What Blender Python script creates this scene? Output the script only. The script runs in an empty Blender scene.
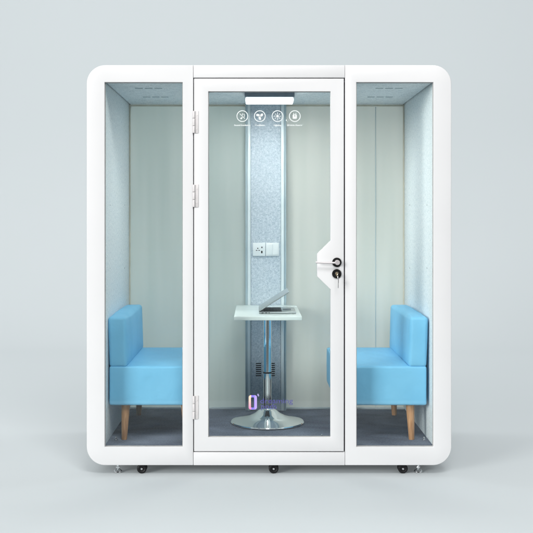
import bpy, bmesh, math, random
from mathutils import Vector, Matrix
random.seed(4)
S = bpy.context.scene
C = S.collection
PI = math.pi

# ------------------------------------------------------------------ camera numbers (metres)
CAMX, CAMY, CAMZ = -0.085, -6.06, 1.564
PXM = 165.0                                     # photograph pixels per metre at the front of the pod

# ------------------------------------------------------------------ materials
def new_mat(name):
    m = bpy.data.materials.new(name); m.use_nodes = True
    nt = m.node_tree
    b = nt.nodes['Principled BSDF']
    return m, nt, b

def noise_mat(name, col, col2=None, rough=0.5, scale=40, bump=0.0, bscale=None, metallic=0.0, spec=0.5,
              detail=4, lo=0.35, hi=0.65, coat=0.0, rough2=None, bdist=0.002, sheen=0.0):
    m, nt, b = new_mat(name)
    N, L = nt.nodes, nt.links
    tc = N.new('ShaderNodeTexCoord')
    n = N.new('ShaderNodeTexNoise'); n.inputs['Scale'].default_value = scale; n.inputs['Detail'].default_value = detail
    L.new(tc.outputs['Object'], n.inputs['Vector'])
    r = N.new('ShaderNodeValToRGB')
    r.color_ramp.elements[0].position = lo; r.color_ramp.elements[1].position = hi
    r.color_ramp.elements[0].color = (*col, 1); r.color_ramp.elements[1].color = (*(col2 or col), 1)
    L.new(n.outputs['Fac'], r.inputs['Fac']); L.new(r.outputs['Color'], b.inputs['Base Color'])
    b.inputs['Metallic'].default_value = metallic
    b.inputs['Specular IOR Level'].default_value = spec
    b.inputs['Coat Weight'].default_value = coat
    if sheen: b.inputs['Sheen Weight'].default_value = sheen
    if rough2 is not None:
        mr = N.new('ShaderNodeMapRange')
        mr.inputs['To Min'].default_value = rough; mr.inputs['To Max'].default_value = rough2
        L.new(n.outputs['Fac'], mr.inputs['Value']); L.new(mr.outputs['Result'], b.inputs['Roughness'])
    else:
        b.inputs['Roughness'].default_value = rough
    if bump:
        n2 = N.new('ShaderNodeTexNoise'); n2.inputs['Scale'].default_value = bscale or scale; n2.inputs['Detail'].default_value = 5
        L.new(tc.outputs['Object'], n2.inputs['Vector'])
        bp = N.new('ShaderNodeBump'); bp.inputs['Strength'].default_value = bump; bp.inputs['Distance'].default_value = bdist
        L.new(n2.outputs['Fac'], bp.inputs['Height']); L.new(bp.outputs['Normal'], b.inputs['Normal'])
    return m

def felt_mat(name, dark, mid, light, rough=0.95, g=1.0):
    """needle-punched polyester felt: fine fibre flecks over broader mottling"""
    m, nt, b = new_mat(name)
    N, L = nt.nodes, nt.links
    tc = N.new('ShaderNodeTexCoord')
    a = N.new('ShaderNodeTexNoise'); a.inputs['Scale'].default_value = 70*g; a.inputs['Detail'].default_value = 6; a.inputs['Roughness'].default_value = 0.75
    c = N.new('ShaderNodeTexNoise'); c.inputs['Scale'].default_value = 230*g; c.inputs['Detail'].default_value = 3
    L.new(tc.outputs['Object'], a.inputs['Vector']); L.new(tc.outputs['Object'], c.inputs['Vector'])
    mx = N.new('ShaderNodeMath'); mx.operation = 'ADD'
    ml = N.new('ShaderNodeMath'); ml.operation = 'MULTIPLY'; ml.inputs[1].default_value = 0.5
    ml2 = N.new('ShaderNodeMath'); ml2.operation = 'MULTIPLY'; ml2.inputs[1].default_value = 0.5
    L.new(a.outputs['Fac'], ml.inputs[0]); L.new(c.outputs['Fac'], ml2.inputs[0])
    L.new(ml.outputs[0], mx.inputs[0]); L.new(ml2.outputs[0], mx.inputs[1])
    r = N.new('ShaderNodeValToRGB'); e = r.color_ramp.elements
    e[0].position = 0.36; e[0].color = (*dark, 1); e[1].position = 0.64; e[1].color = (*light, 1)
    q = e.new(0.5); q.color = (*mid, 1)
    L.new(mx.outputs[0], r.inputs['Fac']); L.new(r.outputs['Color'], b.inputs['Base Color'])
    b.inputs['Roughness'].default_value = rough; b.inputs['Specular IOR Level'].default_value = 0.15
    bp = N.new('ShaderNodeBump'); bp.inputs['Strength'].default_value = 0.35; bp.inputs['Distance'].default_value = 0.003
    L.new(mx.outputs[0], bp.inputs['Height']); L.new(bp.outputs['Normal'], b.inputs['Normal'])
    return m

def glass_mat(name, tint, ior=1.45, rough=0.0, haze=None, hazefac=0.0):
    """thin pane: fresnel mirror over clear tint (and, for the back panes, a milky body)"""
    m = bpy.data.materials.new(name); m.use_nodes = True
    nt = m.node_tree; N, L = nt.nodes, nt.links; N.clear()
    out = N.new('ShaderNodeOutputMaterial')
    tr = N.new('ShaderNodeBsdfTransparent'); tr.inputs['Color'].default_value = (*tint, 1)
    gl = N.new('ShaderNodeBsdfGlossy'); gl.inputs['Roughness'].default_value = rough
    fr = N.new('ShaderNodeFresnel')                       # the node inverts the index on back faces: undo that, the pane is thin
    ge = N.new('ShaderNodeNewGeometry'); mi = N.new('ShaderNodeMapRange')
    mi.inputs['To Min'].default_value = ior; mi.inputs['To Max'].default_value = 1/ior
    L.new(ge.outputs['Backfacing'], mi.inputs['Value']); L.new(mi.outputs[0], fr.inputs['IOR'])
    body = tr.outputs[0]
    if haze:
        tc = N.new('ShaderNodeTexCoord')
        nz = N.new('ShaderNodeTexNoise'); nz.inputs['Scale'].default_value = 2.2; nz.inputs['Detail'].default_value = 2
        mp = N.new('ShaderNodeMapping'); mp.inputs['Scale'].default_value = (5, 1, 0.3)
        L.new(tc.outputs['Object'], mp.inputs['Vector']); L.new(mp.outputs[0], nz.inputs['Vector'])
        rp = N.new('ShaderNodeValToRGB')
        rp.color_ramp.elements[0].position = 0.3; rp.color_ramp.elements[1].position = 0.7
        rp.color_ramp.elements[0].color = (haze[0]*0.90, haze[1]*0.925, haze[2]*0.92, 1)
        rp.color_ramp.elements[1].color = (*haze, 1)
        L.new(nz.outputs['Fac'], rp.inputs['Fac'])
        df = N.new('ShaderNodeBsdfDiffuse'); L.new(rp.outputs[0], df.inputs['Color'])
        tl = N.new('ShaderNodeBsdfTranslucent'); L.new(rp.outputs[0], tl.inputs['Color'])
        m1 = N.new('ShaderNodeMixShader'); m1.inputs[0].default_value = 0.5
        L.new(df.outputs[0], m1.inputs[1]); L.new(tl.outputs[0], m1.inputs[2])
        m2 = N.new('ShaderNodeMixShader'); m2.inputs[0].default_value = hazefac
        L.new(tr.outputs[0], m2.inputs[1]); L.new(m1.outputs[0], m2.inputs[2])
        body = m2.outputs[0]
    mx = N.new('ShaderNodeMixShader')
    L.new(fr.outputs[0], mx.inputs[0]); L.new(body, mx.inputs[1]); L.new(gl.outputs[0], mx.inputs[2])
    L.new(mx.outputs[0], out.inputs['Surface'])
    return m

def grad_mat(name, stops, axis='X', vary=None):
    """vinyl print with a colour run across it (generated coordinates of the decal itself)"""
    m, nt, b = new_mat(name); N, L = nt.nodes, nt.links
    tc = N.new('ShaderNodeTexCoord'); sp = N.new('ShaderNodeSeparateXYZ')
    L.new(tc.outputs['Generated'], sp.inputs[0])
    r = N.new('ShaderNodeValToRGB'); e = r.color_ramp.elements
    e[0].position, e[0].color = stops[0][0], (*stops[0][1], 1)
    e[1].position, e[1].color = stops[-1][0], (*stops[-1][1], 1)
    for p, c in stops[1:-1]:
        q = e.new(p); q.color = (*c, 1)
    L.new(sp.outputs['X'], r.inputs['Fac'])
    if vary:
        r2 = N.new('ShaderNodeValToRGB'); e = r2.color_ramp.elements
        e[0].position, e[0].color = vary[0][0], (*vary[0][1], 1)
        e[1].position, e[1].color = vary[1][0], (*vary[1][1], 1)
        L.new(sp.outputs['Z'], r2.inputs['Fac'])
        # left fifth takes the vertical run
        lt = N.new('ShaderNodeMath'); lt.operation = 'LESS_THAN'; lt.inputs[1].default_value = 0.3
        L.new(sp.outputs['X'], lt.inputs[0])
        mc = N.new('ShaderNodeMix'); mc.data_type = 'RGBA'
        L.new(lt.outputs[0], mc.inputs['Factor']); L.new(r.outputs[0], mc.inputs['A']); L.new(r2.outputs[0], mc.inputs['B'])
        L.new(mc.outputs['Result'], b.inputs['Base Color'])
    else:
        L.new(r.outputs[0], b.inputs['Base Color'])
    b.inputs['Roughness'].default_value = 0.5
    return m

def emit_mat(name, col, s):
    m, nt, b = new_mat(name)
    b.inputs['Base Color'].default_value = (0.9, 0.9, 0.9, 1)
    b.inputs['Emission Color'].default_value = (*col, 1); b.inputs['Emission Strength'].default_value = s
    return m

M = {}
M['white'] = noise_mat('white_powder_coat', (0.632, 0.635, 0.644), (0.644, 0.647, 0.656), rough=0.42, scale=3, bump=0.05, bscale=900, bdist=0.0005, rough2=0.5, spec=0.3)
M['backdrop'] = noise_mat('pale_backdrop_glow', (0.490, 0.528, 0.542), (0.498, 0.536, 0.550), rough=0.9, scale=0.6, spec=0.0)
nt_ = M['backdrop'].node_tree; pb_ = nt_.nodes['Principled BSDF']      # glow added to the sheet to even out its shading
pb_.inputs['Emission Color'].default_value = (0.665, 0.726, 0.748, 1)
_N, _L = nt_.nodes, nt_.links                                        # added glow: full up the wall, weak on the floor under the pod
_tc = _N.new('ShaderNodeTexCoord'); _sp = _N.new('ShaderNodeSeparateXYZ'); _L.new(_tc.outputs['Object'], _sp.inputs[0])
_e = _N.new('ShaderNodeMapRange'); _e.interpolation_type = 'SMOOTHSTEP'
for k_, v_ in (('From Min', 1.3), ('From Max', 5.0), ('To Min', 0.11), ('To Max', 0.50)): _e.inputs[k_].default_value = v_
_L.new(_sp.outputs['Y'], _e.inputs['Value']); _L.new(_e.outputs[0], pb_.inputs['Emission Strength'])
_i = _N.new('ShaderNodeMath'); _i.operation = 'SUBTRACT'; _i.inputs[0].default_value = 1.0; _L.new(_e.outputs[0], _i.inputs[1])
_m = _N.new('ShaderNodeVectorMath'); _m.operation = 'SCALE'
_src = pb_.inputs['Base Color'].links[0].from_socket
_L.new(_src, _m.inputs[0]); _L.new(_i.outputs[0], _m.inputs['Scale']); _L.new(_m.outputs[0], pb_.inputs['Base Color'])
M['studio_floor'] = noise_mat('grey_studio_floor', (0.07, 0.072, 0.075), (0.10, 0.102, 0.105), rough=0.7, scale=3, spec=0.2)
M['gap'] = noise_mat('dark_rubber_gasket', (0.08, 0.08, 0.083), (0.10, 0.10, 0.103), rough=0.8, scale=60)
M['felt_wall'] = felt_mat('light_blue_felt', (0.53, 0.61, 0.655), (0.81, 0.855, 0.88), (0.95, 0.96, 0.965), g=0.7)
M['felt_ceil'] = felt_mat('blue_grey_felt', (0.52, 0.57, 0.60), (0.82, 0.85, 0.865), (0.95, 0.96, 0.965), g=0.5)
M['felt_col'] = felt_mat('mottled_blue_felt', (0.31, 0.38, 0.46), (0.53, 0.60, 0.665), (0.76, 0.805, 0.84))
M['strip'] = noise_mat('pale_edge_strip', (0.70, 0.775, 0.80), (0.75, 0.815, 0.835), rough=0.35, scale=12)
M['strip_side'] = noise_mat('teal_edge', (0.42, 0.52, 0.565), (0.46, 0.56, 0.60), rough=0.4, scale=12)
M['trim'] = noise_mat('beige_glazing_trim', (0.60, 0.56, 0.46), (0.66, 0.62, 0.52), rough=0.5, scale=15)
M['glass'] = glass_mat('clear_pane', (0.955, 0.975, 0.97))
M['back_glass'] = glass_mat('milky_green_pane', (0.90, 0.935, 0.915), rough=0.10, haze=(0.885, 0.92, 0.89), hazefac=0.66)
M['back_glass_cream_lit'] = glass_mat('milky_cream_pane_lit', (0.97, 0.97, 0.94), rough=0.10, haze=(0.96, 0.955, 0.915), hazefac=0.72)  # cream tint, with the right pane's brighter light put into its colour
M['seal'] = noise_mat('grey_glazing_seal', (0.30, 0.30, 0.29), (0.36, 0.36, 0.35), rough=0.6, scale=40)
M['screw'] = noise_mat('steel', (0.75, 0.75, 0.76), (0.65, 0.65, 0.66), rough=0.25, scale=50, metallic=1)
M['hinge'] = noise_mat('satin_steel_hinge', (0.60, 0.58, 0.58), (0.64, 0.62, 0.62), rough=0.5, scale=35, metallic=0.1)
M['chrome'] = noise_mat('chrome', (0.80, 0.82, 0.83), (0.84, 0.86, 0.87), rough=0.05, scale=6, metallic=1, rough2=0.10)
M['black'] = noise_mat('black_plastic', (0.012, 0.012, 0.013), (0.02, 0.02, 0.021), rough=0.35, scale=40)
M['rubber'] = noise_mat('black_tyre', (0.006, 0.006, 0.007), (0.012, 0.012, 0.013), rough=0.45, scale=60, spec=0.25)
M['black_metal'] = noise_mat('black_lock_metal', (0.010, 0.010, 0.011), (0.02, 0.02, 0.02), rough=0.25, scale=40, metallic=0.3)
M['brass'] = noise_mat('nickel_brass', (0.72, 0.62, 0.45), (0.80, 0.70, 0.55), rough=0.25, scale=90, metallic=1)
M['lever'] = noise_mat('brushed_nickel', (0.58, 0.54, 0.55), (0.64, 0.60, 0.61), rough=0.38, scale=60, metallic=0.45)
M['decal'] = noise_mat('white_vinyl', (0.68, 0.71, 0.71), (0.70, 0.73, 0.73), rough=0.5, scale=20)
M['logo'] = grad_mat('gradient_vinyl', [(0.0, (0.85, 0.50, 0.55)), (0.36, (0.22, 0.17, 0.75)), (0.66, (0.24, 0.20, 0.78)), (0.74, (0.42, 0.30, 0.80)), (1.0, (0.48, 0.36, 0.82))],
                     vary=[(0.1, (0.90, 0.26, 0.50)), (0.75, (0.92, 0.62, 0.45))])
M['logo_text'] = noise_mat('indigo_vinyl', (0.075, 0.07, 0.27), (0.085, 0.08, 0.31), rough=0.5, scale=30)
M['tick'] = noise_mat('lilac_vinyl', (0.30, 0.26, 0.50), (0.34, 0.29, 0.55), rough=0.5, scale=30)
M['table'] = noise_mat('white_laminate', (0.74, 0.82, 0.81), (0.78, 0.85, 0.84), rough=0.22, scale=5, rough2=0.3)
M['silver'] = noise_mat('aluminium', (0.52, 0.56, 0.575), (0.58, 0.62, 0.63), rough=0.32, scale=80, metallic=0.75)
M['key'] = noise_mat('keyboard_dark', (0.02, 0.022, 0.025), (0.05, 0.055, 0.06), rough=0.5, scale=60)
M['screen'] = noise_mat('dark_screen', (0.008, 0.009, 0.01), (0.012, 0.013, 0.014), rough=0.12, scale=5)
M['lamp'] = emit_mat('lit_diffuser_edge', (0.97, 1.0, 1.0), 3.0)
M['lamp_face'] = emit_mat('lit_diffuser_face', (1.0, 1.0, 0.985), 62)
M['lamp_body'] = noise_mat('slate_lamp_body', (0.16, 0.20, 0.25), (0.19, 0.23, 0.28), rough=0.4, scale=30)
M['plate'] = noise_mat('white_switch_plastic', (0.80, 0.84, 0.85), (0.83, 0.86, 0.87), rough=0.3, scale=10)
M['slot'] = noise_mat('dark_slot', (0.015, 0.016, 0.018), (0.02, 0.021, 0.023), rough=0.8, scale=60)
M['slot_soft'] = noise_mat('grey_slot', (0.40, 0.46, 0.49), (0.46, 0.52, 0.55), rough=0.9, scale=60)

def leather(name, c1, c2):
    m, nt, b = new_mat(name); N, L = nt.nodes, nt.links
    tc = N.new('ShaderNodeTexCoord')
    n = N.new('ShaderNodeTexNoise'); n.inputs['Scale'].default_value = 5; n.inputs['Detail'].default_value = 6
    L.new(tc.outputs['Object'], n.inputs['Vector'])
    r = N.new('ShaderNodeValToRGB'); r.color_ramp.elements[0].color = (*c1, 1); r.color_ramp.elements[1].color = (*c2, 1)
    r.color_ramp.elements[0].position = 0.3; r.color_ramp.elements[1].position = 0.7
    L.new(n.outputs['Fac'], r.inputs[0]); L.new(r.outputs[0], b.inputs['Base Color'])
    b.inputs['Roughness'].default_value = 0.52; b.inputs['Specular IOR Level'].default_value = 0.3
    v = N.new('ShaderNodeTexVoronoi'); v.inputs['Scale'].default_value = 520
    w = N.new('ShaderNodeTexNoise'); w.inputs['Scale'].default_value = 9; w.inputs['Detail'].default_value = 3
    L.new(tc.outputs['Object'], v.inputs['Vector']); L.new(tc.outputs['Object'], w.inputs['Vector'])
    b1 = N.new('ShaderNodeBump'); b1.inputs['Strength'].default_value = 0.25; b1.inputs['Distance'].default_value = 0.0008
    L.new(v.outputs['Distance'], b1.inputs['Height'])
    b2 = N.new('ShaderNodeBump'); b2.inputs['Strength'].default_value = 0.35; b2.inputs['Distance'].default_value = 0.02
    L.new(w.outputs['Fac'], b2.inputs['Height']); L.new(b1.outputs[0], b2.inputs['Normal'])
    L.new(b2.outputs[0], b.inputs['Normal'])
    return m
M['blue'] = leather('sky_blue_leatherette', (0.195, 0.515, 0.765), (0.225, 0.56, 0.81))
M['seam'] = noise_mat('blue_piping', (0.08, 0.34, 0.58), (0.10, 0.39, 0.63), rough=0.5, scale=50)

def wood():
    m, nt, b = new_mat('beech_leg'); N, L = nt.nodes, nt.links
    tc = N.new('ShaderNodeTexCoord'); mp = N.new('ShaderNodeMapping'); mp.inputs['Scale'].default_value = (60, 60, 5)
    n = N.new('ShaderNodeTexNoise'); n.inputs['Scale'].default_value = 2; n.inputs['Detail'].default_value = 6; n.inputs['Distortion'].default_value = 0.6
    L.new(tc.outputs['Object'], mp.inputs[0]); L.new(mp.outputs[0], n.inputs['Vector'])
    r = N.new('ShaderNodeValToRGB'); r.color_ramp.elements[0].color = (0.40, 0.185, 0.075, 1); r.color_ramp.elements[1].color = (0.62, 0.33, 0.16, 1)
    r.color_ramp.elements[0].position = 0.3; r.color_ramp.elements[1].position = 0.7
    L.new(n.outputs['Fac'], r.inputs[0]); L.new(r.outputs[0], b.inputs['Base Color'])
    b.inputs['Roughness'].default_value = 0.4
    return m
M['wood'] = wood()

def carpet():
    m, nt, b = new_mat('charcoal_blue_carpet'); N, L = nt.nodes, nt.links
    tc = N.new('ShaderNodeTexCoord')
    n = N.new('ShaderNodeTexNoise'); n.inputs['Scale'].default_value = 95; n.inputs['Detail'].default_value = 6; n.inputs['Roughness'].default_value = 0.8
    k = N.new('ShaderNodeTexNoise'); k.inputs['Scale'].default_value = 2.4; k.inputs['Detail'].default_value = 4; k.inputs['Distortion'].default_value = 0.5
    mp = N.new('ShaderNodeMapping'); mp.inputs['Scale'].default_value = (1, 1.5, 1); mp.inputs['Rotation'].default_value = (0, 0, 0.3)
    L.new(tc.outputs['Object'], n.inputs['Vector']); L.new(tc.outputs['Object'], mp.inputs[0]); L.new(mp.outputs[0], k.inputs['Vector'])
    a = N.new('ShaderNodeMath'); a.operation = 'ADD'; L.new(n.outputs['Fac'], a.inputs[0]); L.new(k.outputs['Fac'], a.inputs[1])
    h = N.new('ShaderNodeMath'); h.operation = 'MULTIPLY'; h.inputs[1].default_value = 0.5; L.new(a.outputs[0], h.inputs[0])
    r = N.new('ShaderNodeValToRGB'); r.color_ramp.elements[0].color = (0.045, 0.056, 0.090, 1); r.color_ramp.elements[1].color = (0.255, 0.285, 0.355, 1)
    r.color_ramp.elements[0].position = 0.36; r.color_ramp.elements[1].position = 0.64
    L.new(h.outputs[0], r.inputs[0]); L.new(r.outputs[0], b.inputs['Base Color'])
    b.inputs['Roughness'].default_value = 1; b.inputs['Specular IOR Level'].default_value = 0.05
    b1 = N.new('ShaderNodeBump'); b1.inputs['Strength'].default_value = 0.5; b1.inputs['Distance'].default_value = 0.004
    L.new(n.outputs['Fac'], b1.inputs['Height'])
    b2 = N.new('ShaderNodeBump'); b2.inputs['Strength'].default_value = 0.5; b2.inputs['Distance'].default_value = 0.05
    L.new(k.outputs['Fac'], b2.inputs['Height']); L.new(b1.outputs[0], b2.inputs['Normal']); L.new(b2.outputs[0], b.inputs['Normal'])
    return m
M['carpet'] = carpet()

# ------------------------------------------------------------------ helpers
def bm_box(bm, x0, x1, y0, y1, z0, z1):
    r = bmesh.ops.create_cube(bm, size=1.0)
    bmesh.ops.scale(bm, vec=(x1-x0, y1-y0, z1-z0), verts=r['verts'])
    bmesh.ops.translate(bm, vec=((x0+x1)/2, (y0+y1)/2, (z0+z1)/2), verts=r['verts'])
    return r['verts']

def bm_cyl(bm, p0, p1, r0, r1=None, seg=32):
    p0, p1 = Vector(p0), Vector(p1); d = p1 - p0
    r = bmesh.ops.create_cone(bm, cap_ends=True, segments=seg, radius1=r0, radius2=r1 if r1 is not None else r0, depth=d.length)
    q = Vector((0, 0, 1)).rotation_difference(d.normalized())
    bmesh.ops.transform(bm, matrix=Matrix.Translation((p0+p1)/2) @ q.to_matrix().to_4x4(), verts=r['verts'])
    return r['verts']

def bm_lathe(bm, prof, origin=(0, 0, 0), axis='Z', seg=48):
    """prof = [(radius, height)...]; closed with caps when the radius is 0"""
    rings = []
    o = Vector(origin)
    for rad, h in prof:
        ring = []
        for i in range(seg if rad > 1e-6 else 1):
            a = 2*PI*i/seg
            u, v = rad*math.cos(a), rad*math.sin(a)
            p = Vector((u, v, h)) if axis == 'Z' else (Vector((u, -h, v)) if axis == '-Y' else Vector((h, u, v)))
            ring.append(bm.verts.new(o + p))
        rings.append(ring)
    for a, b in zip(rings, rings[1:]):
        for i in range(seg):
            j = (i+1) % seg
            if len(a) == 1 and len(b) == 1: continue
            if len(a) == 1: bm.faces.new((a[0], b[j], b[i]))
            elif len(b) == 1: bm.faces.new((a[i], a[j], b[0]))
            else: bm.faces.new((a[i], a[j], b[j], b[i]))
    bmesh.ops.recalc_face_normals(bm, faces=bm.faces)

def bm_tube(bm, pts, rad, seg=10, closed=False):
    pts = [Vector(p) for p in pts]; n = len(pts); rings = []
    for i, p in enumerate(pts):
        if closed: t = (pts[(i+1) % n] - pts[i-1]).normalized()
        else: t = (pts[min(i+1, n-1)] - pts[max(i-1, 0)]).normalized()
        up = Vector((0, 1, 0)) if abs(t.y) < 0.9 else Vector((1, 0, 0))
        u = t.cross(up).normalized(); v = t.cross(u).normalized()
        rings.append([bm.verts.new(p + rad*(math.cos(2*PI*k/seg)*u + math.sin(2*PI*k/seg)*v)) for k in range(seg)])
    m = n if closed else n-1
    for i in range(m):
        a, b = rings[i], rings[(i+1) % n]
        for k in range(seg):
            bm.faces.new((a[k], a[(k+1) % seg], b[(k+1) % seg], b[k]))
    if not closed:
        bm.faces.new(rings[0]); bm.faces.new(rings[-1])
    bmesh.ops.recalc_face_normals(bm, faces=bm.faces)

def bm_plate(bm, loops, y0, y1):
    """flat plate in the XZ plane between y0 and y1; first loop is the outline, the rest are holes"""
    edges = []
    for lp in loops:
        vs = [bm.verts.new((x, y0, z)) for x, z in lp]
        edges += [bm.edges.new((vs[i], vs[(i+1) % len(vs)])) for i in range(len(vs))]
    r = bmesh.ops.triangle_fill(bm, edges=edges, use_beauty=True)
    faces = [f for f in r['geom'] if isinstance(f, bmesh.types.BMFace)]
    ex = bmesh.ops.extrude_face_region(bm, geom=faces)
    bmesh.ops.translate(bm, vec=(0, y1-y0, 0), verts=[v for v in ex['geom'] if isinstance(v, bmesh.types.BMVert)])
    bmesh.ops.recalc_face_normals(bm, faces=bm.faces)

def rect(x0, x1, z0, z1): return [(x0, z0), (x1, z0), (x1, z1), (x0, z1)]

def rrect(x0, x1, z0, z1, r, seg=10, corners=(1, 1, 1, 1)):
    """corners: bl, br, tr, tl"""
    out = []
    for k, (cx, cz, a0, c) in enumerate(((x0, z0, PI, 0), (x1, z0, 1.5*PI, 1), (x1, z1, 0, 2), (x0, z1, PI/2, 3))):
        if not corners[k]: out.append((cx, cz)); continue
        ox = cx + r if cx == x0 else cx - r
        oz = cz + r if cz == z0 else cz - r
        for i in range(seg+1):
            a = a0 + PI/2*i/seg
            out.append((ox + r*math.cos(a), oz + r*math.sin(a)))
    return out

def obj(name, bm, mat, parent=None, bevel=0.0, seg=2, smooth=False, angle=35):
    me = bpy.data.meshes.new(name)
    bm.to_mesh(me); bm.free()
    o = bpy.data.objects.new(name, me); C.objects.link(o)
    me.materials.append(mat)
    if bevel:
        md = o.modifiers.new('bevel', 'BEVEL'); md.width = bevel; md.segments = seg
        md.limit_method = 'ANGLE'; md.angle_limit = math.radians(30)
        dg = bpy.context.evaluated_depsgraph_get()
        me2 = bpy.data.meshes.new_from_object(o.evaluated_get(dg))
        o.modifiers.clear(); o.data = me2; me2.name = name
        bpy.data.meshes.remove(me)
        me = me2
    if smooth or bevel:
        for p in me.polygons: p.use_smooth = True
        try: me.set_sharp_from_angle(angle=math.radians(angle))
        except Exception: pass
    if parent: o.parent = parent
    return o

def box(name, mat, parent, x0, x1, y0, y1, z0, z1, bevel=0.002, seg=2):
    bm = bmesh.new(); bm_box(bm, x0, x1, y0, y1, z0, z1)
    return obj(name, bm, mat, parent, bevel, seg)

def text(name, s, size, x, y, z, mat, parent, bold=0.0, fit=None):
    cu = bpy.data.curves.new(name, 'FONT'); cu.body = s; cu.size = size; cu.align_x = 'LEFT'; cu.extrude = 0.0004; cu.offset = bold
    o = bpy.data.objects.new(name, cu); C.objects.link(o)
    dg = bpy.context.evaluated_depsgraph_get()
    me = bpy.data.meshes.new_from_object(o.evaluated_get(dg))
    C.objects.unlink(o); bpy.data.objects.remove(o)
    xs = [v.co.x for v in me.vertices]; w = max(xs) - min(xs)
    k = (fit / w) if fit else 1.0
    for v in me.vertices:
        cx, cz, d = (v.co.x - min(xs))*k, v.co.y, v.co.z
        v.co = (x + cx, y - d, z + cz)
    me.materials.append(mat)
    q = bpy.data.objects.new(name, me); C.objects.link(q)
    if parent: q.parent = parent
    return q

def thing(name, label, cat, loc=(0, 0, 0), group=None):
    o = bpy.data.objects.new(name, None); C.objects.link(o); o.empty_display_size = 0.1
    o.location = loc; o['label'] = label; o['category'] = cat
    if group: o['group'] = group
    return o

def fx(px, y=0.0):                     # photograph column -> metres on a plane y behind the front
    s = -CAMY/(y - CAMY); return (px - 255)/(PXM*s) + CAMX
def fz(py, y=0.0):
    s = -CAMY/(y - CAMY); return CAMZ - (py - 217)/(PXM*s)

# ------------------------------------------------------------------ setting: seamless studio backdrop
bm = bmesh.new()
prof = [(-2.4, 0.0)]
R = 3.0; Y0 = 5.5
for i in range(25):
    a = PI/2*i/24
    prof.append((Y0 + R*math.sin(a), R - R*math.cos(a)))
prof.append((Y0 + R, 14.0))
rows = [[bm.verts.new((x, y, z)) for x in (-22, 22)] for y, z in prof]
for a, b in zip(rows, rows[1:]): bm.faces.new((a[0], a[1], b[1], b[0]))
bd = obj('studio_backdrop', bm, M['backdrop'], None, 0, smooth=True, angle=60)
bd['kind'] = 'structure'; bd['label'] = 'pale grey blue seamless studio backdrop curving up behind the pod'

bm = bmesh.new()
bm.faces.new([bm.verts.new(v) for v in ((-40, -40, -0.006), (40, -40, -0.006), (40, 12, -0.006), (-40, 12, -0.006))])
gr = obj('ground', bm, M['studio_floor']); gr['kind'] = 'structure'; gr['label'] = 'dark grey studio floor in front of the backdrop sheet'
# ------------------------------------------------------------------ the pod
pod = thing('office_pod', 'white soundproof office pod with rounded corners, glass front door and side windows on castors', 'office pod')
XL, XM1, XM2, XR = fx(86.7), fx(193.3), fx(345.0), fx(451.4)
ZB, ZT = fz(465.3), fz(65.1)
DEP = 1.2
RC = 0.112
OL0, OL1 = fx(104.6), fx(182.7)        # left window opening
OR0, OR1 = fx(356.4), fx(433.6)        # right window opening
OZ0, OZ1 = fz(447.0), fz(82.2)
FT = 0.045                              # frame depth
h = 0.0008
# left and right front frames
for x0, x1, o0, o1, cor, side in ((XL, XM1-h, OL0, OL1, (1, 0, 0, 1), -1), (XM2+h, XR, OR0, OR1, (0, 1, 1, 0), 1)):
    bm = bmesh.new()
    bm_plate(bm, [rrect(x0, x1, ZB, ZT, RC, 14, cor), rect(o0, o1, OZ0, OZ1)], 0, FT)
    f = obj('front_frame', bm, M['white'], pod, 0.0035, 3)
    bm = bmesh.new()
    bm_plate(bm, [rect(o0+0.0003, o1-0.0003, OZ0+0.0003, OZ1-0.0003), rect(o0+0.0035, o1-0.0035, OZ0+0.0045, OZ1-0.0035)], 0.0165, 0.0215)
    obj('glazing_seal', bm, M['seal'], f)
    g = box('glass_pane', M['glass'], f, o0-0.004, o1+0.004, 0.022, 0.028, OZ0-0.004, OZ1+0.004, 0)
# header and threshold between them
DZ0, DZ1 = fz(452.3), fz(77.6)
box('door_header', M['white'], pod, XM1+h, XM2-h, 0.0005, FT, DZ1, ZT, 0.0025)
box('door_sill', M['white'], pod, XM1+h, XM2-h, 0.0005, FT, ZB, DZ0, 0.0025)
# dark gasket showing in the gap around the door
bm = bmesh.new()
bm_plate(bm, [rect(XM1-0.004, XM2+0.004, DZ0-0.004, DZ1+0.004), rect(XM1+0.016, XM2-0.016, DZ0+0.016, DZ1-0.016)], 0.047, 0.055)
obj('door_gasket', bm, M['gap'], pod)
# door
DX0, DX1 = XM1+0.0045, XM2-0.0068
GX0, GX1, GZ0, GZ1 = fx(208.3), fx(330.6), fz(437.3), fz(91.4)
bm = bmesh.new()
lockpoly = [(GX1, GZ0), (GX1, fz(289.5)), (fx(317.1), fz(276.5)), (fx(317.1), fz(253.9)), (GX1, fz(240.8)), (GX1, GZ1), (GX0, GZ1), (GX0, GZ0)]
bm_plate(bm, [rect(DX0, DX1, DZ0+0.0055, DZ1-0.0055), lockpoly], 0.0, 0.044)
door = obj('door', bm, M['white'], pod, 0.003, 3)
box('glass_pane', M['glass'], door, GX0-0.004, GX1+0.004, 0.020, 0.026, GZ0-0.004, GZ1+0.004, 0)
bm = bmesh.new()
sq = [(GX1-0.0003, GZ0+0.0003), (GX1-0.0003, GZ1-0.0003), (GX0+0.0003, GZ1-0.0003), (GX0+0.0003, GZ0+0.0003)]
bm_plate(bm, [[(GX0+0.0003, GZ0+0.0003), (GX1-0.0003, GZ0+0.0003), (GX1-0.0003, GZ0+0.0045), (GX0+0.0035, GZ0+0.0045), (GX0+0.0035, GZ1-0.0035), (GX1-0.0003, GZ1-0.0035), (GX1-0.0003, GZ1-0.0003), (GX0+0.0003, GZ1-0.0003)]], 0.0145, 0.0195)
obj('glazing_seal', bm, M['seal'], door)
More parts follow.
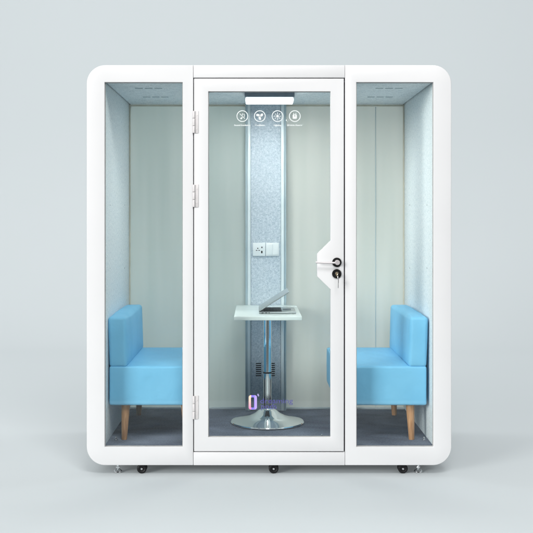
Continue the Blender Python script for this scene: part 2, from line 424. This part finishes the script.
# hinges
for py0, py1 in ((111, 133.2), (184.5, 207.2), (395.7, 419.0)):
    z0, z1 = fz(py1), fz(py0)
    bm = bmesh.new()
    bm_box(bm, fx(194.7), fx(198.4), -0.0035, -0.0005, z0, z1)
    n = 3
    for k in range(n):
        a, b = z0 + (z1-z0)*k/n, z0 + (z1-z0)*(k+1)/n
        bm_cyl(bm, (fx(193.9), -0.006, a+0.0012), (fx(193.9), -0.006, b-0.0012), 0.0075, seg=20)
    for zz in (0.2, 0.8):
        bm_cyl(bm, (fx(197), -0.0035, z0+(z1-z0)*zz), (fx(197), -0.0046, z0+(z1-z0)*zz), 0.004, seg=14)
    obj('hinge', bm, M['hinge'], door, 0.0006, 2)
# lever handle
hx, hz = fx(336.8), fz(262.3)
bm = bmesh.new()
bm_lathe(bm, [(0, 0.0), (0.0285, 0.0), (0.0285, 0.006), (0.026, 0.009), (0, 0.009)], (hx, 0, hz), '-Y', 48)
rose = obj('handle_rose', bm, M['black_metal'], door, smooth=True)
bm = bmesh.new()
bm_lathe(bm, [(0, 0.008), (0.0150, 0.008), (0.0150, 0.040), (0.0135, 0.044), (0, 0.0445)], (hx+0.001, 0, hz), '-Y', 32)
bm_tube(bm, [(hx+0.004, -0.038, hz-0.0015), (hx-0.06, -0.040, hz-0.0012), (fx(315.4), -0.037, hz+0.0005)], 0.0056, 14)
obj('lever_handle', bm, M['lever'], door, smooth=True)
# lock cylinder
kx, kz = fx(336.7), fz(273.8)
bm = bmesh.new()
bm_lathe(bm, [(0, 0.0), (0.0285, 0.0), (0.0285, 0.006), (0.026, 0.009), (0.012, 0.0095), (0, 0.0095)], (kx, 0, kz), '-Y', 48)
obj('lock_rose', bm, M['black_metal'], door, smooth=True)
bm = bmesh.new()
bm_lathe(bm, [(0, 0.009), (0.0095, 0.009), (0.0095, 0.013), (0.0085, 0.014), (0, 0.014)], (kx, 0, kz+0.003), '-Y', 28)
bm_box(bm, kx-0.0045, kx+0.0045, -0.0125, -0.009, kz-0.013, kz-0.001)
obj('lock_cylinder', bm, M['brass'], door, smooth=True)
# feature icons on the door glass: white vinyl rings with pictograms and a caption
DY = 0.0186
def ring_plate(bm, cx, cz, ro, ri, seg=40):
    bm_plate(bm, [[(cx+ro*math.cos(2*PI*i/seg), cz+ro*math.sin(2*PI*i/seg)) for i in range(seg)],
                  [(cx+ri*math.cos(2*PI*i/seg), cz+ri*math.sin(2*PI*i/seg)) for i in range(seg)]], DY-0.0008, DY)
def stroke(bm, x0, z0, x1, z1, w):
    d = Vector((x1-x0, z1-z0)).normalized()*w/2; n = Vector((-d.y, d.x))
    bm_plate(bm, [[(x0+n.x, z0+n.y), (x0-n.x, z0-n.y), (x1-n.x, z1-n.y), (x1+n.x, z1+n.y)]], DY-0.0008, DY)
def blob(bm, cx, cz, rx, rz, rot=0, seg=20):
    pts = []
    for i in range(seg):
        a = 2*PI*i/seg; u, v = rx*math.cos(a), rz*math.sin(a)
        pts.append((cx+u*math.cos(rot)-v*math.sin(rot), cz+u*math.sin(rot)+v*math.cos(rot)))
    bm_plate(bm, [pts], DY-0.0008, DY)
IZ = fz(115.8)
icons = [('sound', 242.3, 'Sound Insulation', 16.5), ('fan', 259.8, 'Ventilation', 10.3), ('light', 277.6, 'Lighting', 7.6), ('plug', 294.9, 'Electric Power', 15.2)]
for kind, ipx, cap, wpx in icons:
    cx = fx(ipx); bm = bmesh.new()
    ring_plate(bm, cx, IZ, 0.0352, 0.0305)
    if kind == 'sound':
        blob(bm, cx-0.006, IZ-0.013, 0.007, 0.005, 0.5)
        stroke(bm, cx-0.0005, IZ-0.011, cx-0.0005, IZ+0.016, 0.003); stroke(bm, cx-0.0005, IZ+0.016, cx+0.008, IZ+0.010, 0.0035)
        stroke(bm, cx-0.016, IZ+0.015, cx+0.016, IZ-0.017, 0.0032)
        stroke(bm, cx+0.010, IZ-0.009, cx+0.014, IZ+0.006, 0.003); stroke(bm, cx+0.014, IZ+0.006, cx+0.012, IZ+0.014, 0.003)
    elif kind == 'fan':
        for a in (PI/6, 5*PI/6, 1.5*PI):
            blob(bm, cx+0.0125*math.cos(a), IZ+0.0125*math.sin(a), 0.0115, 0.0072, a+0.35)
        blob(bm, cx, IZ, 0.005, 0.005)
    elif kind == 'light':
        blob(bm, cx, IZ, 0.0078, 0.0078)
        for k in range(8):
            a = 2*PI*k/8 + PI/8*0
            stroke(bm, cx+0.0115*math.cos(a), IZ+0.0115*math.sin(a), cx+0.0225*math.cos(a), IZ+0.0225*math.sin(a), 0.0034)
    else:
        bm_plate(bm, [rrect(cx-0.0125, cx+0.0125, IZ-0.016, IZ+0.010, 0.005, 5), rrect(cx-0.004, cx+0.004, IZ-0.002, IZ+0.005, 0.0015, 3)], DY-0.0008, DY)
        stroke(bm, cx-0.0065, IZ+0.011, cx-0.0065, IZ+0.019, 0.004); stroke(bm, cx+0.0065, IZ+0.011, cx+0.0065, IZ+0.019, 0.004)
    obj('feature_icon', bm, M['decal'], door)
    w = wpx/PXM
    text('icon_caption', cap, 0.0125, cx-w/2, DY, fz(125.6), M['decal'], door, 0.0005, fit=w)
# logo and name on the door glass, low down
bm = bmesh.new()
bm_plate(bm, [rrect(fx(248.7), fx(256.9), fz(410.1), fz(395.7), 0.014, 8), rrect(fx(250.9), fx(254.1), fz(408.1), fz(397.9), 0.005, 5)], DY-0.0008, DY)
obj('logo_mark', bm, M['logo'], door)
bm = bmesh.new(); blob(bm, fx(258.2), fz(395.6), 0.0048, 0.0085, 0.35)
obj('logo_tick', bm, M['tick'], door)
text('logo_name', 'dreaming', 0.044, fx(260.4), DY, fz(403.8), M['logo_text'], door, -0.0002, fit=32.6/PXM)
text('logo_name', 'pods', 0.044, fx(261.2), DY, fz(409.3), M['logo_text'], door, -0.0002, fit=15.5/PXM)

# outer shell behind the front frames
bm = bmesh.new()
bm_plate(bm, [rrect(XL+0.002, XR-0.002, ZB+0.001, ZT-0.001, RC, 14), rect(OL0-0.022, OR1+0.022, OZ0-0.035, OZ1+0.045)], FT+0.001, DEP+0.05)
obj('shell', bm, M['white'], pod, 0.003, 2)
# carpet, ceiling, felt side walls
WI = OR1 + 0.003                                      # inner face of the felt wall, right
WL = OL0 - 0.003
YB = DEP                                              # plane of the back panes
box('carpet', M['carpet'], pod, WL-0.015, WI+0.015, FT+0.002, YB+0.04, OZ0-0.03, OZ0-0.001, 0.002)
ceil = box('ceiling_panel', M['felt_ceil'], pod, WL+0.007, WI-0.007, FT+0.002, YB+0.03, OZ1+0.002, OZ1+0.02, 0.002)
box('ceiling_gap_shade', M['gap'], pod, WL-0.015, WI+0.015, FT+0.003, YB+0.035, OZ1+0.022, OZ1+0.04, 0)  # dark sheet added so the slit beside the ceiling looks shaded
for sgn in (-1, 1):
    a, b = (WL-0.018, WL) if sgn < 0 else (WI, WI+0.018)
    w = box('side_wall', M['felt_wall'], pod, a, b, FT+0.002, YB+0.03, OZ0-0.0005, OZ1+0.0205, 0.002)
    for py_, yy in ((205, 0.95), (268, 0.95), (205, 0.25), (268, 0.25)):
        x = b if sgn < 0 else a
        bm = bmesh.new()
        bm_lathe(bm, [(0, 0), (0.005, 0), (0.0045, 0.0016), (0, 0.002)] if sgn < 0 else [(0, 0), (0.005, 0), (0.0045, -0.0016), (0, -0.002)], (x, yy, fz(py_, yy)), 'X', 14)
        obj('screw', bm, M['screw'], w, smooth=True)
    bm = bmesh.new()
    xx = (WL+0.045) if sgn < 0 else (WI-0.030)
    bm_lathe(bm, [(0, 0), (0.010, 0), (0.010, 0.004), (0.0055, 0.005), (0.0055, 0.018), (0.004, 0.02), (0, 0.02)], (xx, 0.19, OZ0-0.001), 'Z', 20)
    obj('floor_bolt', bm, M['screw'], pod, smooth=True)
bm = bmesh.new()
bm_lathe(bm, [(0, 0), (0.010, 0), (0.010, 0.004), (0.0055, 0.005), (0.0055, 0.018), (0.004, 0.02), (0, 0.02)], (fx(321.8, 0.27), 0.27, OZ0-0.001), 'Z', 20)
obj('floor_bolt', bm, M['screw'], pod, smooth=True)
# ceiling vents: rows of three slots
for cx in (-0.762, 0.768):
    for cy in (0.30, 0.76):
        bm = bmesh.new()
        for k in (-1, 0, 1):
            for j in (-1, 1):
                bm_box(bm, cx+k*0.062-0.024, cx+k*0.062+0.024, cy+j*0.010-0.005, cy+j*0.010+0.005, OZ1+0.0005, OZ1+0.004)
        obj('ceiling_vent', bm, M['slot_soft'], ceil)
for a in (WL-0.015, WI-0.012):
    box('corner_light_block', M['gap'], pod, a, a+0.027, YB+0.036, YB+0.045, OZ1-0.03, OZ1+0.04, 0)  # dark blocks added to stop light leaking in at the back corners
# back panes and their trim
CX0, CX1 = fx(245.4, 1.15), fx(286.2, 1.15)           # felt column
for a, b in ((WL+0.001, CX0+0.004), (CX1-0.004, WI-0.001)):
    p = box('back_pane', M['back_glass' if a < 0 else 'back_glass_cream_lit'], pod, a, b, YB, YB+0.008, OZ0+0.0, OZ1-0.001, 0)
    bm = bmesh.new()
    l, rr = (0.010, 0.004) if a < 0 else (0.004, 0.010)
    bm_plate(bm, [[(a+0.0005, OZ0+0.016), (a+l, OZ0+0.016), (a+l, OZ1-0.014), (b-rr, OZ1-0.014), (b-rr, OZ0+0.016), (b-0.0005, OZ0+0.016), (b-0.0005, OZ1-0.0015), (a+0.0005, OZ1-0.0015)]], YB-0.006, YB-0.0008)
    obj('pane_trim', bm, M['trim'], p)
    if a > 0:                                          # thin upright strip on the right-hand pane
        for px_ in (375.6,):
            x = fx(px_, YB)
            box('pane_line', M['strip_side'], p, x-0.0022, x+0.0022, YB-0.003, YB-0.0005, OZ0+0.018, OZ1-0.016, 0)
    box('base_strip', M['strip'], p, a+0.002, b-0.002, YB-0.010, YB-0.001, OZ0-0.0005, OZ0+0.014, 0.001)
# felt column between the panes
YC = 1.13
col = box('back_column', M['strip_side'], pod, CX0, CX1, YC+0.006, YB+0.04, OZ0-0.0005, OZ1-0.003, 0.003)
cw = CX1 - CX0
box('felt_panel', M['felt_col'], col, CX0+cw*0.135, CX1-cw*0.135, YC+0.001, YC+0.007, OZ0+0.004, OZ1-0.006, 0.001)
for a, b in ((0.055, 0.128), (0.872, 0.945)):
    box('edge_strip', M['strip'], col, CX0+cw*a, CX0+cw*b, YC-0.006, YC+0.0055, OZ0+0.0015, OZ1-0.005, 0.002)
YF = YC + 0.001
# sockets
def px_box(bm, p0, p1, q0, q1, y, d, off=0.0):
    bm_box(bm, fx(p0, y), fx(p1, y), y-d-off, y-off, fz(q1, y), fz(q0, y))
bm = bmesh.new(); px_box(bm, 253.0, 265.3, 242.8, 256.0, YF, 0.010)
soc = obj('power_socket', bm, M['plate'], col, 0.002, 2)
bm = bmesh.new()
for a, b, c, d in ((257.2, 258.3, 247.8, 248.8), (255.9, 257.4, 250.0, 250.7), (258.4, 259.9, 250.0, 250.7), (261.4, 262.4, 246.6, 248.1), (261.1, 262.5, 250.8, 253.2)):
    px_box(bm, a, b, c, d, YF, 0.0012, 0.0098)
obj('socket_hole', bm, M['slot'], soc)
bm = bmesh.new(); px_box(bm, 265.8, 279.0, 242.8, 256.0, YF, 0.010)
sw = obj('switch_plate', bm, M['plate'], col, 0.002, 2)
bm = bmesh.new()
px_box(bm, 266.9, 272.3, 244.0, 254.8, YF, 0.004, 0.0095); px_box(bm, 272.6, 277.9, 244.0, 254.8, YF, 0.004, 0.0095)
obj('rocker', bm, M['plate'], sw, 0.001, 2)
# louvre slots low in the column
bm = bmesh.new()
for k in range(7):
    q = 363.0 + k*2.02
    for a, b in ((255.9, 261.2), (263.6, 267.5), (269.4, 274.8)):
        px_box(bm, a, b, q, q+0.95, YF, 0.002, 0.0)
obj('vent_grille', bm, M['slot'], col)
# ceiling lamp
LX0, LX1 = fx(244.6, 0.5), fx(294.6, 0.5)
bm = bmesh.new(); bm_box(bm, LX0, LX1, 0.5, 0.66, fz(97.0, 0.5), OZ1+0.003)
lamp = obj('ceiling_lamp', bm, M['lamp_body'], pod, 0.004, 2)
bm = bmesh.new(); bm_box(bm, LX0+0.006, LX1-0.006, 0.506, 0.654, fz(104.2, 0.654), fz(97.0, 0.5)-0.0005)
dif = obj('lamp_diffuser', bm, M['lamp'], lamp, 0.008, 3)
dif.data.materials.append(M['lamp_face'])
for p in dif.data.polygons:
    if p.normal.z < -0.9: p.material_index = 1

box('underside_shade', M['black'], pod, XL+0.10, XR-0.10, 0.13, DEP-0.02, ZB-0.012, ZB+0.0005, 0.002)  # black slab added to deepen the shadow under the pod
# castors and levelling feet
def castor(x, y):
    cz = 0.0298
    bm = bmesh.new()
    bm_box(bm, x-0.030, x+0.030, y-0.030, y+0.030, ZB-0.005, ZB-0.0005)
    bm_box(bm, x-0.024, x+0.016, y-0.008, y+0.008, cz-0.004, ZB-0.003)
    c = obj('castor', bm, M['black'], pod, 0.002, 2)
    for s in (-1, 1):
        bm = bmesh.new()
        bm_lathe(bm, [(0, -0.009), (0.022, -0.009), (0.0275, -0.0065), (0.0298, -0.003), (0.0298, 0.004), (0.0275, 0.007), (0.021, 0.009), (0.018, 0.0075), (0.009, 0.0075), (0.008, 0.010), (0, 0.010)], (x, y+s*0.0185, cz), '-Y', 40)
        wh = obj('wheel', bm, M['rubber'], c, smooth=True)
        bm = bmesh.new()
        bm_lathe(bm, [(0, 0.009), (0.0062, 0.009), (0.0062, 0.0125), (0.004, 0.0145), (0, 0.0148)], (x, y+s*0.0185, cz), '-Y', 16)
        if s < 0: obj('axle_bolt', bm, M['screw'], wh, smooth=True)
        else: bm.free()
for x in (fx(142.2, 0.06), fx(273.6, 0.06), fx(402.4, 0.06)):
    for y in (0.06, 1.15): castor(x, y)
def foot(x, y):
    bm = bmesh.new()
    bm_cyl(bm, (x, y, 0.012), (x, y, ZB+0.002), 0.008, seg=24)
    bm_cyl(bm, (x, y, 0.027), (x, y, 0.036), 0.014, seg=6)
    f = obj('levelling_foot', bm, M['chrome'], pod, 0.001, 2)
    bm = bmesh.new()
    bm_lathe(bm, [(0, 0.0), (0.024, 0.0), (0.026, 0.003), (0.025, 0.009), (0.018, 0.016), (0.010, 0.021), (0, 0.022)], (x, y, 0.0), 'Z', 36)
    obj('foot_pad', bm, M['chrome'], f, smooth=True)
for x in (fx(118.0, 0.07), fx(418.0, 0.07)):
    for y in (0.07, 1.15): foot(x, y)

# ------------------------------------------------------------------ key in the lock (it lifts out)
key = thing('key', 'small steel key hanging from the round black lock under the door handle', 'key', (kx, -0.014, kz-0.004))
bm = bmesh.new()
bm_box(bm, -0.0012, 0.0012, -0.028, 0.0005, -0.0045, 0.0045)
bm_cyl(bm, (-0.0013, -0.030, -0.001), (0.0013, -0.030, -0.001), 0.010, seg=24)
obj('key_bow', bm, M['brass'], key, 0.0004, 1)
bm = bmesh.new()
bm_tube(bm, [(0.003+0.0*math.cos(a), -0.034 + 0.009*math.cos(a), -0.014 + 0.012*math.sin(a)) for a in [2*PI*i/20 for i in range(20)]], 0.0011, 8, True)
obj('key_ring', bm, M['screw'], key, smooth=True)
bm = bmesh.new()
bm_box(bm, 0.0035, 0.0075, -0.045, -0.024, -0.048, -0.024)
bm_box(bm, 0.0038, 0.0072, -0.038, -0.031, -0.080, -0.047)
obj('spare_key', bm, M['screw'], key, 0.0006, 1)

# ------------------------------------------------------------------ sofas
FLOOR = OZ0 - 0.001
def cushion(name, x0, x1, y0, y1, z0, z1, rad, parent, lean=0.0, puff=0.006):
    bm = bmesh.new(); bm_box(bm, x0, x1, y0, y1, z0, z1)
    bmesh.ops.bevel(bm, geom=list(bm.edges), offset=rad, segments=5, profile=0.55, affect='EDGES')
    bmesh.ops.subdivide_edges(bm, edges=[e for e in bm.edges if e.calc_length() > 0.08], cuts=9, use_grid_fill=True)
    c = Vector(((x0+x1)/2, (y0+y1)/2, (z0+z1)/2)); hs = Vector((x1-x0, y1-y0, z1-z0))/2
    from mathutils import noise
    for v in bm.verts:
        d = v.co - c; q = Vector((d.x/hs.x, d.y/hs.y, d.z/hs.z))
        for k in range(3):
            if abs(abs(q[k])-1) < 0.02:
                i, j = [t for t in range(3) if t != k]
                if k == 2 and q[k] < 0: continue
                v.co[k] += math.copysign(puff*(1-q[i]**4)*(1-q[j]**4), q[k])
                v.co[k] += 0.0022*noise.noise(Vector((v.co.x*9, v.co.y*9, v.co.z*7+x0)))
        if lean: v.co.x += lean*(v.co.z - z0)/(z1 - z0)
    return obj(name, bm, M['blue'], parent, smooth=True, angle=80)

def make_sofa(name, label, sg, wx, inner):
    """sg = -1: backrest at the left wall, +1: at the right wall; wx = outer |x|, inner = |x| of the seat's free end"""
    root = thing(name, label, 'sofa', (sg*(wx+inner)/2, 0.6, FLOOR), 'sky blue sofas facing each other')
    ox = root.location.x
    X = lambda u: sg*u - ox
    y0, y1 = 0.145-0.6, 1.055-0.6
    zs0, zs1, zb1 = 0.225, 0.468, 0.772
    a, b = sorted((X(wx), X(inner)))
    seat = cushion('seat', a, b, y0, y1, zs0, zs1, 0.015, root, puff=0.005)
    # piping round the top of the seat front, and where backrest meets seat
    a2, b2 = sorted((X(wx-0.001), X(wx-0.112)))
    back = cushion('backrest', a2, b2, y0+0.003, y1-0.003, zs1-0.006, zb1, 0.020, root, lean=-sg*(-0.010), puff=0.010)
    bm = bmesh.new()
    r = 0.02
    loop = rrect(a+0.0015, b-0.0015, y0+0.0015, y1-0.0015, 0.02, 6)
    bm_tube(bm, [(x, y, zs1-0.0155) for x, y in loop], 0.0022, 8, True)
    obj('piping', bm, M['seam'], seat, smooth=True)
    bm = bmesh.new()
    px = X(wx-0.112) ; 
    loop = rrect(y0+0.008, y1-0.008, zs1+0.010, zb1-0.010, 0.028, 6)
    pts = []
    for y, z in loop:
        t = (z-(zs1-0.006))/(zb1-zs1)
        pts.append((px + sg*0.009 + sg*0.010*t, y-0.0*sg, z))
    bm_tube(bm, pts, 0.0018, 8, True)
    obj('piping', bm, M['seam'], back, smooth=True)
    for u in (wx-0.095, inner+0.09):
        for y in (0.21-0.6, 0.985-0.6):
            out = 0.010*(1 if u > 0.7 else -1)*sg
            bm = bmesh.new()
            bm_cyl(bm, (X(u)+out, y, 0.0), (X(u), y, zs0+0.004), 0.0175, 0.0275, 28)
            obj('leg', bm, M['wood'], root, 0.002, 2)
    return root
make_sofa('sofa', 'sky blue sofa with wooden legs and its backrest against the left felt wall', -1, 0.990, 0.432)
make_sofa('sofa', 'sky blue sofa with wooden legs and its backrest against the right felt wall', 1, 0.982, 0.424)

# ------------------------------------------------------------------ table
TY, TX = 0.72, fx(267.4, 0.72)
TZ = 0.762
tab = thing('pedestal_table', 'white topped pedestal table with chrome column and round chrome foot in the pod centre', 'table', (TX, TY, FLOOR))
y0, y1 = 0.29-TY, 1.115-TY
x0, x1 = fx(233.9, 0.29)-TX, fx(302.0, 0.29)-TX
bm = bmesh.new(); bm_box(bm, x0, x1, y0, y1, TZ-0.024, TZ)
obj('tabletop', bm, M['table'], tab, 0.003, 2)
bm = bmesh.new(); bm_box(bm, -0.12, 0.12, -0.12, 0.12, TZ-0.034, TZ-0.0245)
obj('mounting_plate', bm, M['black'], tab, 0.002, 2)
bm = bmesh.new()
bm_lathe(bm, [(0, 0.06), (0.0272, 0.06), (0.0272, TZ-0.034), (0, TZ-0.034)], (0, 0, 0), 'Z', 48)
pole = obj('pole', bm, M['chrome'], tab, smooth=True)
zc = fz(372.4, TY) - FLOOR
bm = bmesh.new()
bm_lathe(bm, [(0.027, zc-0.005), (0.0298, zc-0.005), (0.0298, zc+0.005), (0.027, zc+0.005)], (0, 0, 0), 'Z', 48)
obj('collar', bm, M['black'], pole, smooth=True)
bm = bmesh.new()
pr = [(0, 0.002), (0.240, 0.002), (0.247, 0.004), (0.249, 0.009), (0.245, 0.014), (0.215, 0.021), (0.170, 0.031), (0.125, 0.045), (0.085, 0.066), (0.060, 0.088), (0.045, 0.098), (0.028, 0.101), (0, 0.101)]
bm_lathe(bm, pr, (0, 0, 0), 'Z', 72)
obj('foot_plate', bm, M['chrome'], tab, smooth=True)
bm = bmesh.new()
bm_lathe(bm, [(0, 0), (0.244, 0), (0.246, 0.003), (0, 0.003)], (0, 0, 0), 'Z', 72)
obj('foot_ring', bm, M['rubber'], tab, smooth=True)

# ------------------------------------------------------------------ laptop
LY0, LY1 = 0.46, 0.80
lx0, lx1 = fx(259.0, LY0), fx(296.2, LY0)
lap = thing('laptop', 'slim silver laptop with half closed lid standing on the white table', 'laptop', (lx0, (LY0+LY1)/2, FLOOR+TZ))
w = lx1 - lx0; hd = (LY1-LY0)/2
bm = bmesh.new(); bm_box(bm, 0, w, -hd, hd, 0.002, 0.0145)
lb = obj('laptop_base', bm, M['silver'], lap, 0.003, 3)
bm = bmesh.new()
for i in range(5):
    for j in range(13):
        bm_box(bm, 0.045+i*0.0200, 0.045+i*0.0200+0.0165, -hd+0.025+j*0.0223, -hd+0.025+j*0.0223+0.0185, 0.0152, 0.0158)
bm_box(bm, 0.030, 0.150, -hd+0.012, hd-0.012, 0.0143, 0.0151)
obj('keyboard', bm, M['key'], lb)
bm = bmesh.new(); bm_box(bm, 0.160, 0.215, -0.05, 0.05, 0.0143, 0.0150); obj('touchpad', bm, M['lamp_body'], lb, 0.0002, 1)
bm = bmesh.new()
for a, b in ((0.016, 0.030), (0.040, 0.054), (0.062, 0.070)): bm_box(bm, a, b, -hd-0.0004, -hd+0.002, 0.0055, 0.0105)
obj('port', bm, M['slot'], lb)
for y in (-hd+0.02, hd-0.02):
    for x in (0.02, w-0.02):
        bm = bmesh.new(); bm_cyl(bm, (x, y, 0.0), (x, y, 0.003), 0.008, seg=14)
        obj('rubber_foot', bm, M['rubber'], lb)
ang = math.radians(32.5)
bm = bmesh.new(); bm_box(bm, 0, w-0.012, -hd, hd, 0.0005, 0.0078)
lid = obj('laptop_lid', bm, M['silver'], lap, 0.0025, 3)
lid.location = (0.004, 0, 0.0172); lid.rotation_euler = (0, -ang, 0)
bm = bmesh.new(); bm_box(bm, 0.012, w-0.020, -hd+0.008, hd-0.008, -0.0006, 0.0004); obj('screen', bm, M['screen'], lid)
bm = bmesh.new(); bm_cyl(bm, (0.005, -hd+0.03, 0.0175), (0.005, hd-0.03, 0.0175), 0.005, seg=16); obj('lid_hinge', bm, M['key'], lb, smooth=True)

# ------------------------------------------------------------------ light
W = bpy.data.worlds.new('World'); S.world = W; W.use_nodes = True
nt = W.node_tree; N, L = nt.nodes, nt.links
bg = N['Background']
tc = N.new('ShaderNodeTexCoord'); sp = N.new('ShaderNodeSeparateXYZ'); L.new(tc.outputs['Generated'], sp.inputs[0])
rp = N.new('ShaderNodeValToRGB'); e = rp.color_ramp.elements        # studio: white bounced ceiling, dimmer towards the floor line
e[0].position = 0.42; e[0].color = (0.62, 0.63, 0.64, 1); e[1].position = 0.80; e[1].color = (1.0, 1.0, 1.0, 1)
mr = N.new('ShaderNodeMapRange'); mr.inputs['From Min'].default_value = -1; mr.inputs['From Max'].default_value = 1
L.new(sp.outputs['Z'], mr.inputs['Value']); L.new(mr.outputs[0], rp.inputs[0]); 
my = N.new('ShaderNodeMapRange'); my.interpolation_type = 'SMOOTHSTEP'
my.inputs['From Min'].default_value = -0.93; my.inputs['From Max'].default_value = -0.76
my.inputs['To Min'].default_value = 0.14; my.inputs['To Max'].default_value = 1.0
L.new(sp.outputs['Y'], my.inputs['Value'])
mm = N.new('ShaderNodeVectorMath'); mm.operation = 'SCALE'
L.new(rp.outputs[0], mm.inputs[0]); L.new(my.outputs[0], mm.inputs['Scale']); L.new(mm.outputs[0], bg.inputs['Color'])
bg.inputs['Strength'].default_value = 0.64

def area(name, loc, target, size, energy, col=(1, 1, 1), sy=None):
    d = bpy.data.lights.new(name, 'AREA'); d.shape = 'RECTANGLE'; d.size = size; d.size_y = sy or size; d.energy = energy; d.color = col
    o = bpy.data.objects.new(name, d); C.objects.link(o); o.location = loc
    o.rotation_euler = (Vector(target) - Vector(loc)).to_track_quat('-Z', 'Y').to_euler()
    return o
area('key_softbox', (-18.0, -18.0, 7.0), (0.4, 0.5, 1.3), 9.0, 5800, (1.0, 0.99, 0.97), 8.0)
area('overhead_fill', (0.9, -5.2, 6.6), (0.1, 0.6, 0.6), 2.6, 330, (1.0, 1.0, 0.99), 2.0)  # unseen light added to brighten seat tops and tabletop
area('backdrop_fill', (0, 2.2, 7.6), (0, 6.6, 0.3), 12.0, 330, (1, 1, 1), 2.0)  # unseen light added to even out the backdrop and far floor

cam = bpy.data.cameras.new('camera'); co = bpy.data.objects.new('camera', cam); C.objects.link(co)
co.location = (CAMX, CAMY, CAMZ); co.rotation_euler = (PI/2, 0, 0)
cam.sensor_width = 36; cam.lens = 36*PXM*(-CAMY)/533
cam.shift_x = (266.5-255)/533; cam.shift_y = -(266.5-217)/533
cam.clip_end = 200
S.camera = co
S.render.engine = 'CYCLES'
S.cycles.use_denoising = True
S.cycles.max_bounces = 14; S.cycles.diffuse_bounces = 6; S.cycles.glossy_bounces = 6; S.cycles.transparent_max_bounces = 24
S.cycles.caustics_reflective = False; S.cycles.caustics_refractive = False
S.view_settings.view_transform = 'Standard'; S.view_settings.look = 'None'; S.view_settings.exposure = 0
